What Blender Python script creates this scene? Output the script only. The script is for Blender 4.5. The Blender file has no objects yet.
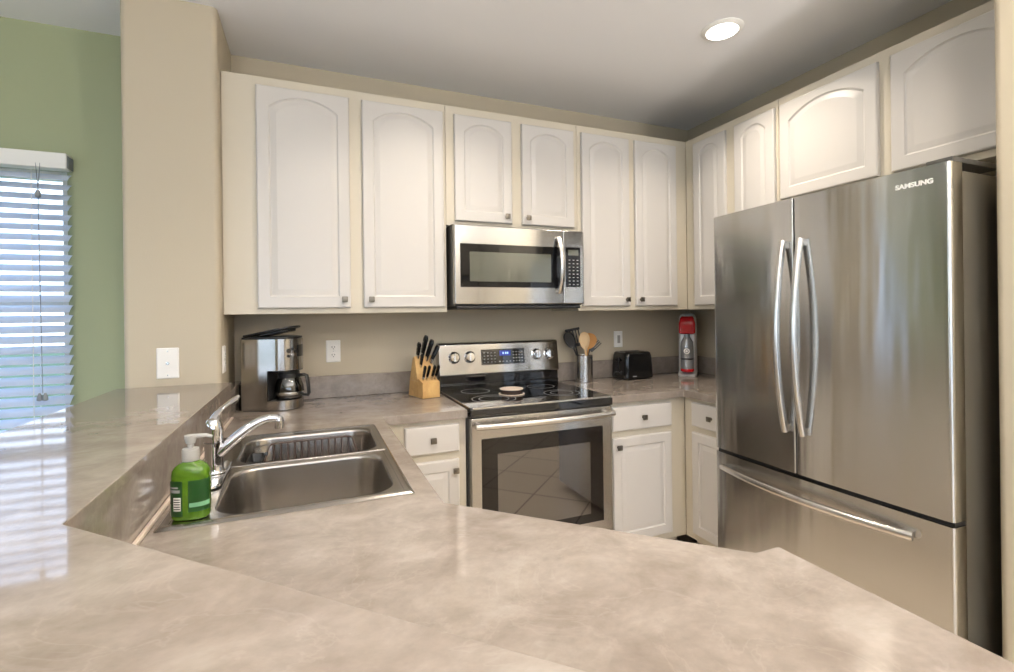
import bpy, bmesh, math, random
from mathutils import Vector, Matrix

random.seed(4)
SC = bpy.context.scene
COL = SC.collection
PI = math.pi

# ------------------------------------------------------------------ camera
FPX, CY = 483.66, 313.34
yaw, roll = math.radians(22.089), math.radians(-0.72)
r = Vector((math.cos(yaw), -math.sin(yaw), 0))
fw = Vector((math.sin(yaw), math.cos(yaw), 0))
up = Vector((0, 0, 1))
r, up = r*math.cos(roll)+up*math.sin(roll), up*math.cos(roll)-r*math.sin(roll)
cam_d = bpy.data.cameras.new('camera')
cam = bpy.data.objects.new('camera', cam_d)
COL.objects.link(cam)
M = Matrix((r, up, -fw)).transposed().to_4x4()
M.translation = Vector((-2.2215, -2.745, 1.3485))
cam.matrix_world = M
cam_d.sensor_fit = 'HORIZONTAL'
cam_d.sensor_width = 36
cam_d.lens = FPX/1014*36
cam_d.shift_y = -(336-CY)/1014
cam_d.clip_start = 0.02
SC.camera = cam

# ------------------------------------------------------------------ light and exposure
SC.view_settings.view_transform = 'Standard'
SC.view_settings.look = 'None'
SC.view_settings.gamma = 1
SC.view_settings.use_curve_mapping = False
SC.view_settings.exposure = -0.05
SKY_STRENGTH = 4.6
CAN_W = 9.0            # watts of each recessed lamp
UP_W = 125.0
CAN_COL = (1.0, 0.88, 0.74)
world = bpy.data.worlds.new('sky')
SC.world = world
world.use_nodes = True
wn = world.node_tree
bg = wn.nodes['Background']
bg.inputs[1].default_value = SKY_STRENGTH
tcw = wn.nodes.new('ShaderNodeTexCoord')
sepw = wn.nodes.new('ShaderNodeSeparateXYZ')
rampw = wn.nodes.new('ShaderNodeValToRGB')
wn.links.new(tcw.outputs['Generated'], sepw.inputs[0])
wn.links.new(sepw.outputs[2], rampw.inputs[0])
rampw.color_ramp.elements[0].position = 0.0
rampw.color_ramp.elements[0].color = (0.72, 0.84, 1.0, 1)
rampw.color_ramp.elements[1].position = 0.7
rampw.color_ramp.elements[1].color = (0.42, 0.62, 1.0, 1)
wn.links.new(rampw.outputs[0], bg.inputs[0])

def portal(x, y, z, w, h, n):
    ld = bpy.data.lights.new('daylight_portal', 'AREA')
    ld.shape = 'RECTANGLE'; ld.size = w; ld.size_y = h
    ld.cycles.is_portal = True
    o = bpy.data.objects.new('daylight_portal', ld)
    COL.objects.link(o)
    o.location = (x, y, z)
    o.rotation_euler = Vector(n).to_track_quat('-Z', 'Z').to_euler()
portal(-2.85, -5.70, 1.125, 3.9, 2.25, (0, 1, 0))
portal(-6.10, -3.1, 1.05, 3.0, 2.1, (1, 0, 0))
portal(-3.79, .11, 1.41, 1.12, 1.22, (0, -1, 0))

# ------------------------------------------------------------------ materials
def mat(name, col, rough=0.5, metal=0.0, **k):
    m = bpy.data.materials.new(name)
    m.use_nodes = True
    nt = m.node_tree
    b = nt.nodes['Principled BSDF']
    b.inputs['Base Color'].default_value = (*col, 1)
    b.inputs['Roughness'].default_value = rough
    b.inputs['Metallic'].default_value = metal
    for kk, v in k.items():
        if kk in ('noise', 'bump', 'aniso'):
            continue
        b.inputs[kk].default_value = v
    if 'noise' in k or 'bump' in k:
        tc = nt.nodes.new('ShaderNodeTexCoord')
    if 'noise' in k:
        col2, scale, lo, hi = k['noise']
        n = nt.nodes.new('ShaderNodeTexNoise')
        n.inputs['Scale'].default_value = scale
        n.inputs['Detail'].default_value = 6
        n.inputs['Roughness'].default_value = 0.6
        n.inputs['Distortion'].default_value = 0.8
        rp = nt.nodes.new('ShaderNodeValToRGB')
        rp.color_ramp.elements[0].position = lo
        rp.color_ramp.elements[0].color = (*col2, 1)
        rp.color_ramp.elements[1].position = hi
        rp.color_ramp.elements[1].color = (*col, 1)
        nt.links.new(tc.outputs['Object'], n.inputs['Vector'])
        nt.links.new(n.outputs['Fac'], rp.inputs[0])
        nt.links.new(rp.outputs[0], b.inputs['Base Color'])
    if 'bump' in k:
        scale, strength = k['bump']
        n2 = nt.nodes.new('ShaderNodeTexNoise')
        n2.inputs['Scale'].default_value = scale
        n2.inputs['Detail'].default_value = 3
        bp = nt.nodes.new('ShaderNodeBump')
        bp.inputs['Strength'].default_value = strength
        bp.inputs['Distance'].default_value = 0.003
        nt.links.new(tc.outputs['Object'], n2.inputs['Vector'])
        nt.links.new(n2.outputs['Fac'], bp.inputs['Height'])
        nt.links.new(bp.outputs[0], b.inputs['Normal'])
    if 'aniso' in k:
        b.inputs['Anisotropic'].default_value = k['aniso']
        b.inputs['Anisotropic Rotation'].default_value = 0.25
        tg = nt.nodes.new('ShaderNodeTangent')
        tg.direction_type = 'RADIAL'
        tg.axis = 'Z'
        nt.links.new(tg.outputs[0], b.inputs['Tangent'])
    return m

def laminate(rough=0.11):
    m = mat('beige marbled laminate', (0.5, 0.42, 0.36), rough)
    nt = m.node_tree
    b = nt.nodes['Principled BSDF']
    b.inputs['IOR'].default_value = 1.5
    tc = nt.nodes.new('ShaderNodeTexCoord')
    mp = nt.nodes.new('ShaderNodeMapping')
    mp.inputs['Rotation'].default_value = (0, 0, 0.6)
    mp.inputs['Scale'].default_value = (1, 1.25, 1)
    nt.links.new(tc.outputs['Object'], mp.inputs[0])
    def noise(scale, detail, dist):
        n = nt.nodes.new('ShaderNodeTexNoise')
        n.inputs['Scale'].default_value = scale
        n.inputs['Detail'].default_value = detail
        n.inputs['Roughness'].default_value = 0.62
        n.inputs['Distortion'].default_value = dist
        nt.links.new(mp.outputs[0], n.inputs['Vector'])
        return n
    n1, n2, n3 = noise(7.5, 8, 0.35), noise(4.0, 5, 1.0), noise(60, 3, 0)
    rp = nt.nodes.new('ShaderNodeValToRGB')
    e = rp.color_ramp.elements
    e[0].position, e[0].color = 0.33, (0.218, 0.180, 0.148, 1)
    e[1].position, e[1].color = 0.66, (0.325, 0.283, 0.245, 1)
    x = e.new(0.5); x.color = (0.272, 0.230, 0.195, 1)
    nt.links.new(n1.outputs['Fac'], rp.inputs[0])
    # thin pale veins where the second noise crosses its middle
    rv = nt.nodes.new('ShaderNodeValToRGB')
    v = rv.color_ramp.elements
    v[0].position, v[0].color = 0.485, (0, 0, 0, 1)
    v[1].position, v[1].color = 0.515, (0, 0, 0, 1)
    vm = v.new(0.5); vm.color = (0.16, 0.16, 0.16, 1)
    nt.links.new(n2.outputs['Fac'], rv.inputs[0])
    mx = nt.nodes.new('ShaderNodeMixRGB')
    mx.inputs[2].default_value = (0.39, 0.35, 0.31, 1)
    nt.links.new(rv.outputs[0], mx.inputs[0])
    nt.links.new(rp.outputs[0], mx.inputs[1])
    m2 = nt.nodes.new('ShaderNodeMixRGB')
    m2.blend_type = 'OVERLAY'
    m2.inputs[0].default_value = 0.12
    nt.links.new(mx.outputs[0], m2.inputs[1])
    nt.links.new(n3.outputs['Fac'], m2.inputs[2])
    nt.links.new(m2.outputs[0], b.inputs['Base Color'])
    return m

def wavy(m):
    """long shallow waves of thin sheet metal, running up the door"""
    nt = m.node_tree
    tc = nt.nodes.new('ShaderNodeTexCoord')
    mp = nt.nodes.new('ShaderNodeMapping')
    mp.inputs['Scale'].default_value = (5.0, 5.0, 0.55)
    n = nt.nodes.new('ShaderNodeTexNoise')
    n.inputs['Scale'].default_value = 1.6
    n.inputs['Detail'].default_value = 2
    bp = nt.nodes.new('ShaderNodeBump')
    bp.inputs['Strength'].default_value = 0.5
    bp.inputs['Distance'].default_value = 0.008
    nt.links.new(tc.outputs['Object'], mp.inputs[0])
    nt.links.new(mp.outputs[0], n.inputs['Vector'])
    nt.links.new(n.outputs['Fac'], bp.inputs['Height'])
    nt.links.new(bp.outputs[0], nt.nodes['Principled BSDF'].inputs['Normal'])
    return m

def tile_floor():
    m = mat('beige floor tile', (0.5, 0.4, 0.3), 0.3)
    nt = m.node_tree
    b = nt.nodes['Principled BSDF']
    tc = nt.nodes.new('ShaderNodeTexCoord')
    mp = nt.nodes.new('ShaderNodeMapping')
    mp.inputs['Rotation'].default_value = (0, 0, PI/4)
    br = nt.nodes.new('ShaderNodeTexBrick')
    br.offset = 0
    br.inputs['Scale'].default_value = 1
    br.inputs['Brick Width'].default_value = 0.42
    br.inputs['Row Height'].default_value = 0.42
    br.inputs['Mortar Size'].default_value = 0.006
    br.inputs['Color1'].default_value = (0.64, 0.55, 0.44, 1)
    br.inputs['Color2'].default_value = (0.58, 0.49, 0.39, 1)
    br.inputs['Mortar'].default_value = (0.2, 0.15, 0.11, 1)
    nt.links.new(tc.outputs['Object'], mp.inputs[0])
    nt.links.new(mp.outputs[0], br.inputs['Vector'])
    nt.links.new(br.outputs['Color'], b.inputs['Base Color'])
    return m

def blind_mat():
    m = mat('white blind slat', (0.74, 0.79, 0.86), 0.35)
    nt = m.node_tree
    b = nt.nodes['Principled BSDF']
    tr = nt.nodes.new('ShaderNodeBsdfTranslucent')
    tr.inputs[0].default_value = (0.48, 0.66, 0.95, 1)
    mx = nt.nodes.new('ShaderNodeMixShader')
    mx.inputs[0].default_value = 0.24
    nt.links.new(b.outputs[0], mx.inputs[1])
    nt.links.new(tr.outputs[0], mx.inputs[2])
    nt.links.new(mx.outputs[0], nt.nodes['Material Output'].inputs[0])
    return m

def clear_glass(name, col=(1, 1, 1), alpha=0.12):
    m = mat(name, col, 0.02)
    nt = m.node_tree
    b = nt.nodes['Principled BSDF']
    tr = nt.nodes.new('ShaderNodeBsdfTransparent')
    tr.inputs[0].default_value = (*col, 1)
    gl = nt.nodes.new('ShaderNodeBsdfGlossy')
    gl.inputs['Roughness'].default_value = 0.02
    mx = nt.nodes.new('ShaderNodeMixShader')
    mx.inputs[0].default_value = alpha
    nt.links.new(tr.outputs[0], mx.inputs[1])
    nt.links.new(gl.outputs[0], mx.inputs[2])
    nt.links.new(mx.outputs[0], nt.nodes['Material Output'].inputs[0])
    return m

def emit(name, col, s):
    m = mat(name, col, 0.4)
    b = m.node_tree.nodes['Principled BSDF']
    b.inputs['Emission Color'].default_value = (*col, 1)
    b.inputs['Emission Strength'].default_value = s
    return m

MT = dict(
    wall=mat('beige wall paint', (0.50, 0.436, 0.326), 0.6, bump=(160, 0.08)),
    green=mat('sage green wall paint', (0.36, 0.395, 0.24), 0.6, bump=(160, 0.08)),
    ceil=mat('white ceiling paint', (0.84, 0.84, 0.85), 0.7, bump=(120, 0.12)),
    tile=tile_floor(),
    lam=laminate(), barlam=laminate(0.055),
    door=mat('white thermofoil', (0.595, 0.568, 0.535), 0.32),
    frame=mat('cream cabinet paint', (0.60, 0.545, 0.44), 0.4),
    kick=mat('toe kick board', (0.55, 0.50, 0.42), 0.6),
    white=mat('white plastic', (0.85, 0.83, 0.79), 0.35),
    trim=mat('white trim paint', (0.85, 0.84, 0.80), 0.4),
    steel=mat('brushed stainless steel', (0.43, 0.415, 0.395), 0.19, 1.0, aniso=0.93),
    doorsteel=wavy(mat('brushed stainless fridge door', (0.58, 0.57, 0.55), 0.19, 1.0, aniso=0.94)),
    steel2=mat('satin steel', (0.62, 0.60, 0.57), 0.25, 1.0),
    sink=mat('satin sink steel', (0.44, 0.41, 0.375), 0.23, 1.0),
    side=mat('grey-brown fridge side', (0.17, 0.15, 0.115), 0.35, 0.5),
    chrome=mat('chrome', (0.70, 0.70, 0.71), 0.07, 1.0),
    pewter=mat('pewter', (0.20, 0.18, 0.15), 0.35, 1.0),
    bglass=mat('black glass', (0.006, 0.006, 0.007), 0.04, **{'IOR': 1.7}),
    ovenglass=mat('dark oven glass', (0.008, 0.006, 0.005), 0.03, **{'IOR': 1.42}),
    viewglass=mat('oven viewing glass', (0.030, 0.024, 0.018), 0.03, **{'IOR': 2.1}),
    mwglass=mat('grey screened glass', (0.10, 0.105, 0.085), 0.06, **{'IOR': 1.6}),
    mwblack=mat('black microwave glass', (0.006, 0.006, 0.007), 0.05, **{'IOR': 1.4}),
    black=mat('black plastic', (0.012, 0.012, 0.012), 0.35),
    gblack=mat('gloss black plastic', (0.008, 0.008, 0.008), 0.12),
    dgrey=mat('dark grey case', (0.09, 0.085, 0.075), 0.4, 0.3),
    ring=mat('grey burner print', (0.30, 0.30, 0.30), 0.25),
    print=mat('pale printed mark', (0.30, 0.30, 0.30), 0.5),
    blue=emit('blue display', (0.015, 0.04, 0.35), 0.25),
    digit=emit('pale digits', (0.4, 0.6, 1.0), 0.7),
    wood=mat('light maple', (0.62, 0.40, 0.16), 0.4, noise=((0.48, 0.28, 0.10), 14, 0.35, 0.65)),
    wood2=mat('pale spoon wood', (0.66, 0.46, 0.25), 0.45),
    wood3=mat('orange spoon wood', (0.50, 0.22, 0.035), 0.4),
    cream=mat('cream glaze', (0.72, 0.60, 0.50), 0.3),
    darkglaze=mat('dark brown glaze', (0.04, 0.025, 0.02), 0.25),
    green_soap=mat('green translucent bottle', (0.085, 0.19, 0.010), 0.16, **{'Transmission Weight': 0.15}),
    green_label=mat('dark green label', (0.010, 0.06, 0.010), 0.3),
    green_pale=mat('pale green strip', (0.17, 0.38, 0.22), 0.4),
    grey_pl=mat('clear grey pump plastic', (0.38, 0.37, 0.34), 0.2),
    red=mat('red gloss plastic', (0.55, 0.015, 0.02), 0.15),
    silver=mat('silver plastic', (0.74, 0.74, 0.73), 0.3, 0.3),
    bottle=mat('clear smoky bottle', (0.42, 0.43, 0.45), 0.1, 0.5),
    wire=mat('brown coated wire', (0.055, 0.03, 0.022), 0.4),
    blind=blind_mat(),
    cord=mat('grey cord', (0.22, 0.24, 0.26), 0.6),
    glass=clear_glass('window glass'),
    carafe=clear_glass('carafe glass', (0.22, 0.21, 0.20), 0.15),
    lamp=emit('lit lamp lens', (1.0, 0.97, 0.92), 9.0),
    grass=mat('lawn', (0.08, 0.16, 0.04), 0.9, noise=((0.05, 0.10, 0.03), 3, 0.3, 0.7)),
    paving=mat('pale bounce paving', (0.62, 0.58, 0.52), 0.8),  # kept pale so it throws daylight up to the ceiling
    leaf=mat('hedge leaves', (0.05, 0.11, 0.03), 0.6),
)

# ------------------------------------------------------------------ mesh helpers
def FR(o, u, v, n):
    """matrix: local (a, b, c) -> o + a u + b v + c n"""
    m = Matrix((Vector(u), Vector(v), Vector(n))).transposed().to_4x4()
    m.translation = Vector(o)
    return m

def TR(x, y, z, deg=0):
    return Matrix.Translation((x, y, z)) @ Matrix.Rotation(math.radians(deg), 4, 'Z')

def rrect(x0, x1, y0, y1, rad, k=6):
    pts = []
    rad = max(rad, 1e-4)
    for cx, cy, a0 in ((x1-rad, y1-rad, 0), (x0+rad, y1-rad, PI/2), (x0+rad, y0+rad, PI), (x1-rad, y0+rad, 1.5*PI)):
        for i in range(k):
            a = a0+PI/2*i/(k-1)
            pts.append((cx+rad*math.cos(a), cy+rad*math.sin(a)))
    return pts

class MB:
    def __init__(self, F=None):
        self.bm = bmesh.new()
        self.F = F or Matrix.Identity(4)
    def _merge(self, t, F=None):
        me = bpy.data.meshes.new('t')
        if F is not None:
            t.transform(F)
        t.to_mesh(me); t.free()
        self.bm.from_mesh(me)
        bpy.data.meshes.remove(me)
        return self
    def box(self, x0, x1, y0, y1, z0, z1, bev=0.0, seg=2, F=None):
        t = bmesh.new()
        bmesh.ops.create_cube(t, size=1)
        for v in t.verts:
            v.co = Vector(((x0+x1)/2+v.co.x*(x1-x0), (y0+y1)/2+v.co.y*(y1-y0), (z0+z1)/2+v.co.z*(z1-z0)))
        if bev > 0:
            bmesh.ops.bevel(t, geom=t.edges[:], offset=bev, segments=seg, profile=0.5, affect='EDGES', clamp_overlap=True)
        return self._merge(t, F)
    def loft(self, loops, cap0=True, cap1=True, F=None, closed=True):
        t = bmesh.new()
        L = [[t.verts.new(Vector(p)) for p in lp] for lp in loops]
        n = len(L[0])
        for a, b in zip(L, L[1:]):
            for i in range(n if closed else n-1):
                j = (i+1) % n
                try:
                    t.faces.new((a[i], a[j], b[j], b[i]))
                except ValueError:
                    pass
        if cap0: t.faces.new(L[0][::-1])
        if cap1: t.faces.new(L[-1])
        bmesh.ops.recalc_face_normals(t, faces=t.faces[:])
        return self._merge(t, F)
    def prism(self, poly, z0, z1, F=None, bev=0.0, seg=2):
        t = bmesh.new()
        a = [t.verts.new((x, y, z0)) for x, y in poly]
        b = [t.verts.new((x, y, z1)) for x, y in poly]
        n = len(poly)
        for i in range(n):
            j = (i+1) % n
            t.faces.new((a[i], a[j], b[j], b[i]))
        t.faces.new(a[::-1]); t.faces.new(b)
        bmesh.ops.recalc_face_normals(t, faces=t.faces[:])
        if bev > 0:
            es = [e for e in t.edges if len(e.link_faces) == 2 and e.calc_face_angle(0) > 0.6]
            bmesh.ops.bevel(t, geom=es, offset=bev, segments=seg, profile=0.5, affect='EDGES', clamp_overlap=True)
        return self._merge(t, F)
    def plate(self, outer, holes, z0, z1, bev=0.0):
        """a slab with holes: filled top and bottom, walls all round"""
        t = bmesh.new()
        for z in (z0, z1):
            es = []
            for lp in [outer]+holes:
                vs = [t.verts.new((x, y, z)) for x, y in lp]
                es += [t.edges.new((vs[i], vs[(i+1) % len(vs)])) for i in range(len(vs))]
            bmesh.ops.triangle_fill(t, use_beauty=True, use_dissolve=False, edges=es)
        t.verts.ensure_lookup_table()
        tot = sum(len(lp) for lp in [outer]+holes)
        off = 0
        for lp in [outer]+holes:
            k = len(lp)
            for i in range(k):
                j = (i+1) % k
                t.faces.new((t.verts[off+i], t.verts[off+j], t.verts[tot+off+j], t.verts[tot+off+i]))
            off += k
        bmesh.ops.recalc_face_normals(t, faces=t.faces[:])
        if bev > 0:
            es = [e for e in t.edges if len(e.link_faces) == 2 and e.calc_face_angle(0) > 0.6
                  and (e.verts[0].co.z > z1-1e-5 and e.verts[1].co.z > z1-1e-5)]
            bmesh.ops.bevel(t, geom=es, offset=bev, segments=2, profile=0.5, affect='EDGES', clamp_overlap=True)
        return self._merge(t)
    def lathe(self, prof, cx=0, cy=0, z=0, n=32, sx=1, sy=1, F=None, cap=True):
        loops = []
        for rr, zz in prof:
            rr = max(rr, 1e-4)
            loops.append([(cx+rr*sx*math.cos(2*PI*i/n), cy+rr*sy*math.sin(2*PI*i/n), z+zz) for i in range(n)])
        return self.loft(loops, cap, cap, F)
    def cyl(self, p0, p1, r0, r1=None, n=16, F=None):
        return self.sweep([p0, p1], [r0, r0 if r1 is None else r1], n, F=F)
    def sweep(self, path, rad, n=12, sx=1.0, sy=1.0, side=None, F=None):
        P = [Vector(p) for p in path]
        if not isinstance(rad, (list, tuple)):
            rad = [rad]*len(P)
        loops = []
        prev = None
        for i, p in enumerate(P):
            tg = (P[min(i+1, len(P)-1)]-P[max(i-1, 0)]).normalized()
            if side is not None:
                s = Vector(side)
            elif prev is not None:
                s = prev
            else:
                s = Vector((0, 0, 1)) if abs(tg.z) < 0.9 else Vector((1, 0, 0))
            s = (s-tg*s.dot(tg)).normalized()
            prev = s
            o = tg.cross(s)
            loops.append([p+s*(rad[i]*sx*math.cos(2*PI*k/n))+o*(rad[i]*sy*math.sin(2*PI*k/n)) for k in range(n)])
        return self.loft(loops, True, True, F)
    def ball(self, c, rx, ry=None, rz=None, n=16, F=None):
        t = bmesh.new()
        bmesh.ops.create_uvsphere(t, u_segments=n, v_segments=n//2+2, radius=1)
        ry = rx if ry is None else ry
        rz = rx if rz is None else rz
        for v in t.verts:
            v.co = Vector((c[0]+v.co.x*rx, c[1]+v.co.y*ry, c[2]+v.co.z*rz))
        return self._merge(t, F)
    def panel(self, u0, u1, v0, v1, arch=True, th=0.019, st=0.056, F=None, raised=True):
        """cabinet door: bevelled slab with a routed groove round a raised panel; front at c = th"""
        W = u1-u0
        K = 17
        def outline(off, arch_on=True):
            a0, a1, b0, b1 = u0+st+off, u1-st-off, v0+st*1.05+off, v1-st-off
            w = a1-a0
            if arch and arch_on:
                rise = 0.034+0.068*w
                crown = b1+0.012
                pts = [(a0, b0), (a1, b0)]
                R = (w*w/4+rise*rise)/(2*rise)
                for i in range(K):
                    x = w/2-w*i/(K-1)
                    pts.append(((a0+a1)/2+x, crown-R+math.sqrt(max(R*R-x*x, 0))))
                return pts
            pts = [(a0, b0), (a1, b0)]
            for i in range(K):
                pts.append((a1-w*i/(K-1), b1))
            return pts
        def rect(off):
            a0, a1, b0, b1 = u0+off, u1-off, v0+off, v1-off
            pts = [(a0, b0), (a1, b0)]
            for i in range(K):
                pts.append((a1-(a1-a0)*i/(K-1), b1))
            return pts
        L = [(rect(0), 0.0), (rect(0), th-0.006), (rect(0.002), th-0.002), (rect(0.006), th)]
        if raised:
            L += [(outline(0), th), (outline(0.003), th-0.004), (outline(0.007), th-0.0065),
                  (outline(0.012), th-0.006), (outline(0.03), th-0.0012), (outline(0.034), th-0.0008)]
        return self.loft([[(x, y, c) for x, y in lp] for lp, c in L], True, True, F)
    def build(self, name, m, parent=None, angle=32, smooth=True):
        bm = self.bm
        bm.transform(self.F)
        if parent is not None:
            root = parent
            off = Vector(parent.location)
            while root.parent is not None:
                root = root.parent
                off += Vector(root.location)
            bmesh.ops.translate(bm, verts=bm.verts[:], vec=-off)
            loc = (0, 0, 0)
        else:
            lo = Vector((min(v.co.x for v in bm.verts), min(v.co.y for v in bm.verts), min(v.co.z for v in bm.verts)))
            hi = Vector((max(v.co.x for v in bm.verts), max(v.co.y for v in bm.verts), max(v.co.z for v in bm.verts)))
            loc = Vector(((lo.x+hi.x)/2, (lo.y+hi.y)/2, lo.z))
            bmesh.ops.translate(bm, verts=bm.verts[:], vec=-loc)
        me = bpy.data.meshes.new(name)
        bm.to_mesh(me); bm.free()
        me.materials.append(MT[m] if isinstance(m, str) else m)
        if smooth:
            for p in me.polygons:
                p.use_smooth = True
            me.set_sharp_from_angle(angle=math.radians(angle))
        o = bpy.data.objects.new(name, me)
        COL.objects.link(o)
        o.location = loc
        if smooth:
            w = o.modifiers.new('normals', 'WEIGHTED_NORMAL')
            w.weight = 100
            w.keep_sharp = True
        if parent is not None:
            o.parent = parent
        return o

def tag(o, label, cat, group=None):
    o['label'] = label
    o['category'] = cat
    if group:
        o['group'] = group
    return o

def thing(name, loc, label, cat, group=None):
    o = bpy.data.objects.new(name, None)
    o.empty_display_size = 0.05
    COL.objects.link(o)
    o.location = loc
    return tag(o, label, cat, group)

def struct(name, mb, m):
    o = mb.build(name, m, smooth=False)
    o['kind'] = 'structure'
    return o

def lettering(name, txt, size, F, m, parent, width=None, ext=0.0006):
    cu = bpy.data.curves.new(name, 'FONT')
    cu.body = txt
    cu.size = size
    cu.extrude = ext
    cu.offset = size*.035
    cu.align_x = 'LEFT'
    cu.align_y = 'CENTER'
    tmp = bpy.data.objects.new('tmp', cu)
    COL.objects.link(tmp)
    bpy.context.view_layer.update()
    me = bpy.data.meshes.new_from_object(tmp.evaluated_get(bpy.context.evaluated_depsgraph_get()))
    bpy.data.objects.remove(tmp)
    bpy.data.curves.remove(cu)
    if width:
        w = max(v.co.x for v in me.vertices)-min(v.co.x for v in me.vertices)
        for v in me.vertices:
            v.co.x *= width/w
    mb = MB(F)
    mb.bm.from_mesh(me)
    bpy.data.meshes.remove(me)
    return mb.build(name, m, parent, smooth=False)

# ------------------------------------------------------------------ the room
CEIL = 2.655
XR, XL, YF = 0.322, -6.0, -5.6          # right wall, left wall, wall behind the camera
PX0, PX1, PY = -2.912, -2.575, -0.40    # the wall pier beside the cabinets
struct('floor', MB().box(XL, XR+.12, YF, .12, -.1, 0), 'tile')
struct('ceiling', MB().box(XL-.12, XR+.12, YF-.12, .12, CEIL, CEIL+.12), 'ceil')
struct('wall_back', MB().box(PX0+.02, XR+.12, 0, .12, 0, CEIL), 'wall')
struct('wall_right', MB().box(XR, XR+.12, YF-.12, 0, 0, CEIL), 'wall')
g = MB()
g.box(XL-.12, -4.8, YF-.12, YF, 0, CEIL).box(-.9, XR, YF-.12, YF, 0, CEIL).box(-4.8, -.9, YF-.12, YF, 2.25, CEIL)
struct('wall_front', g, 'wall')
# green dining wall with the window opening
WX0, WX1, WZ0, WZ1 = -4.35, -3.225, 0.80, 2.02
g = MB()
g.box(XL-.12, WX0, 0, .12, 0, CEIL).box(WX1, PX0+.02, 0, .12, 0, CEIL).box(WX0, WX1, 0, .12, 0, WZ0).box(WX0, WX1, 0, .12, WZ1, CEIL)
struct('wall_dining', g, 'green')
# left wall with an opening for the added sliding door
g = MB()
g.box(XL-.12, XL, YF, -4.6, 0, CEIL).box(XL-.12, XL, -1.6, 0, 0, CEIL).box(XL-.12, XL, -4.6, -1.6, 2.1, CEIL)
struct('wall_left', g, 'green')
def pier(x0, x1, y0, y1, rad, corners):
    """plan outline with rounded (bullnose) room corners"""
    pts = []
    for cx, cy, a0, rd in ((x1, y1, 0, corners[0]), (x0, y1, PI/2, corners[1]), (x0, y0, PI, corners[2]), (x1, y0, 1.5*PI, corners[3])):
        if not rd:
            pts.append((cx, cy)); continue
        ox, oy = cx+(-rad if cx == x1 else rad), cy+(-rad if cy == y1 else rad)
        for i in range(7):
            a = a0+PI/2*i/6
            pts.append((ox+rad*math.cos(a), oy+rad*math.sin(a)))
    return pts
o = MB().prism(pier(PX0, PX1, PY, -.0005, .022, (0, 0, 1, 1)), 0, CEIL-.0005).build('wall_pier', 'wall')
o['kind'] = 'structure'
o = MB().prism(pier(-.322, XR-.0005, -2.075, -1.952, .022, (0, 1, 1, 0)), 0, CEIL-.0005).build('wall_return', 'wall')
o['kind'] = 'structure'
# knee wall that carries the raised bar top (outline follows the bar)
KW = [(-2.548, PY-.002), (-2.548, -1.9115), (-1.44, -3.0195), (-1.44, -3.16), (-1.462, -3.16), (-2.66, -1.962), (-2.66, PY-.002)]
o = MB().prism(KW, 0, 1.049).build('wall_knee', 'wall', smooth=False)
o['kind'] = 'structure'

# outside: lawn seen through the blind's gaps, unseen pale paving added to bounce daylight
struct('ground', MB().box(-30, 20, -30, 30, -.3, -.12), 'grass')
struct('bounce_slab', MB().box(-10, 3, -14, -5.73, -.119, -.02).box(-10, -6.13, -5.73, 2, -.119, -.02), 'paving')

# window in the dining wall
t = bpy.data.objects.new('window_1', None); COL.objects.link(t); t.location = (WX0, .06, WZ0); t['kind'] = 'structure'
f = MB()
for a in ((WX0+.001, WX0+.04, WZ0+.001, WZ1-.001), (WX1-.04, WX1-.001, WZ0+.001, WZ1-.001), (WX0+.04, WX1-.04, WZ0+.001, WZ0+.04),
          (WX0+.04, WX1-.04, WZ1-.04, WZ1-.001), (WX0+.04, WX1-.04, 1.39, 1.43)):
    f.box(a[0], a[1], .06, .10, a[2], a[3], .003)
f.build('window_frame', 'trim', t)
MB().box(WX0+.04, WX1-.04, .078, .084, WZ0+.04, WZ1-.04).build('pane', 'glass', t)
MB().box(WX0-.02, WX1+.02, -.02, .058, WZ0-.022, WZ0-.001, .003).build('window_sill', 'trim', t)

# unseen sliding door added in the left wall to let daylight in
t = bpy.data.objects.new('added_door_1', None); COL.objects.link(t); t.location = (XL, -3.1, 0); t['kind'] = 'structure'
f = MB()
for y0, y1, z0, z1 in ((-4.599, -4.54, .001, 2.099), (-1.66, -1.601, .001, 2.099), (-3.13, -3.07, .05, 2.05), (-4.54, -1.66, .001, .05), (-4.54, -1.66, 2.05, 2.099)):
    f.box(XL-.09, XL-.03, y0, y1, z0, z1, .004)
f.build('door_frame', 'trim', t)
MB().box(XL-.065, XL-.058, -4.54, -3.13, .05, 2.05).box(XL-.065, XL-.058, -3.07, -1.66, .05, 2.05).build('pane', 'glass', t)

# unseen glass doors added behind the camera to bring in daylight
t = bpy.data.objects.new('added_door_2', None); COL.objects.link(t); t.location = (-2.85, YF, 0); t['kind'] = 'structure'
f = MB()
for xa, xb, z0, z1 in ((-4.799, -4.74, .001, 2.249), (-.96, -.901, .001, 2.249), (-3.53, -3.46, .05, 2.2), (-2.24, -2.17, .05, 2.2), (-4.74, -.96, .001, .05), (-4.74, -.96, 2.2, 2.249)):
    f.box(xa, xb, YF-.09, YF-.03, z0, z1, .004)
f.build('door_frame', 'trim', t)
f = MB()
for xa, xb in ((-4.74, -3.53), (-3.46, -2.24), (-2.17, -.96)):
    f.box(xa, xb, YF-.065, YF-.058, .05, 2.2)
f.build('pane', 'glass', t)

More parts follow.
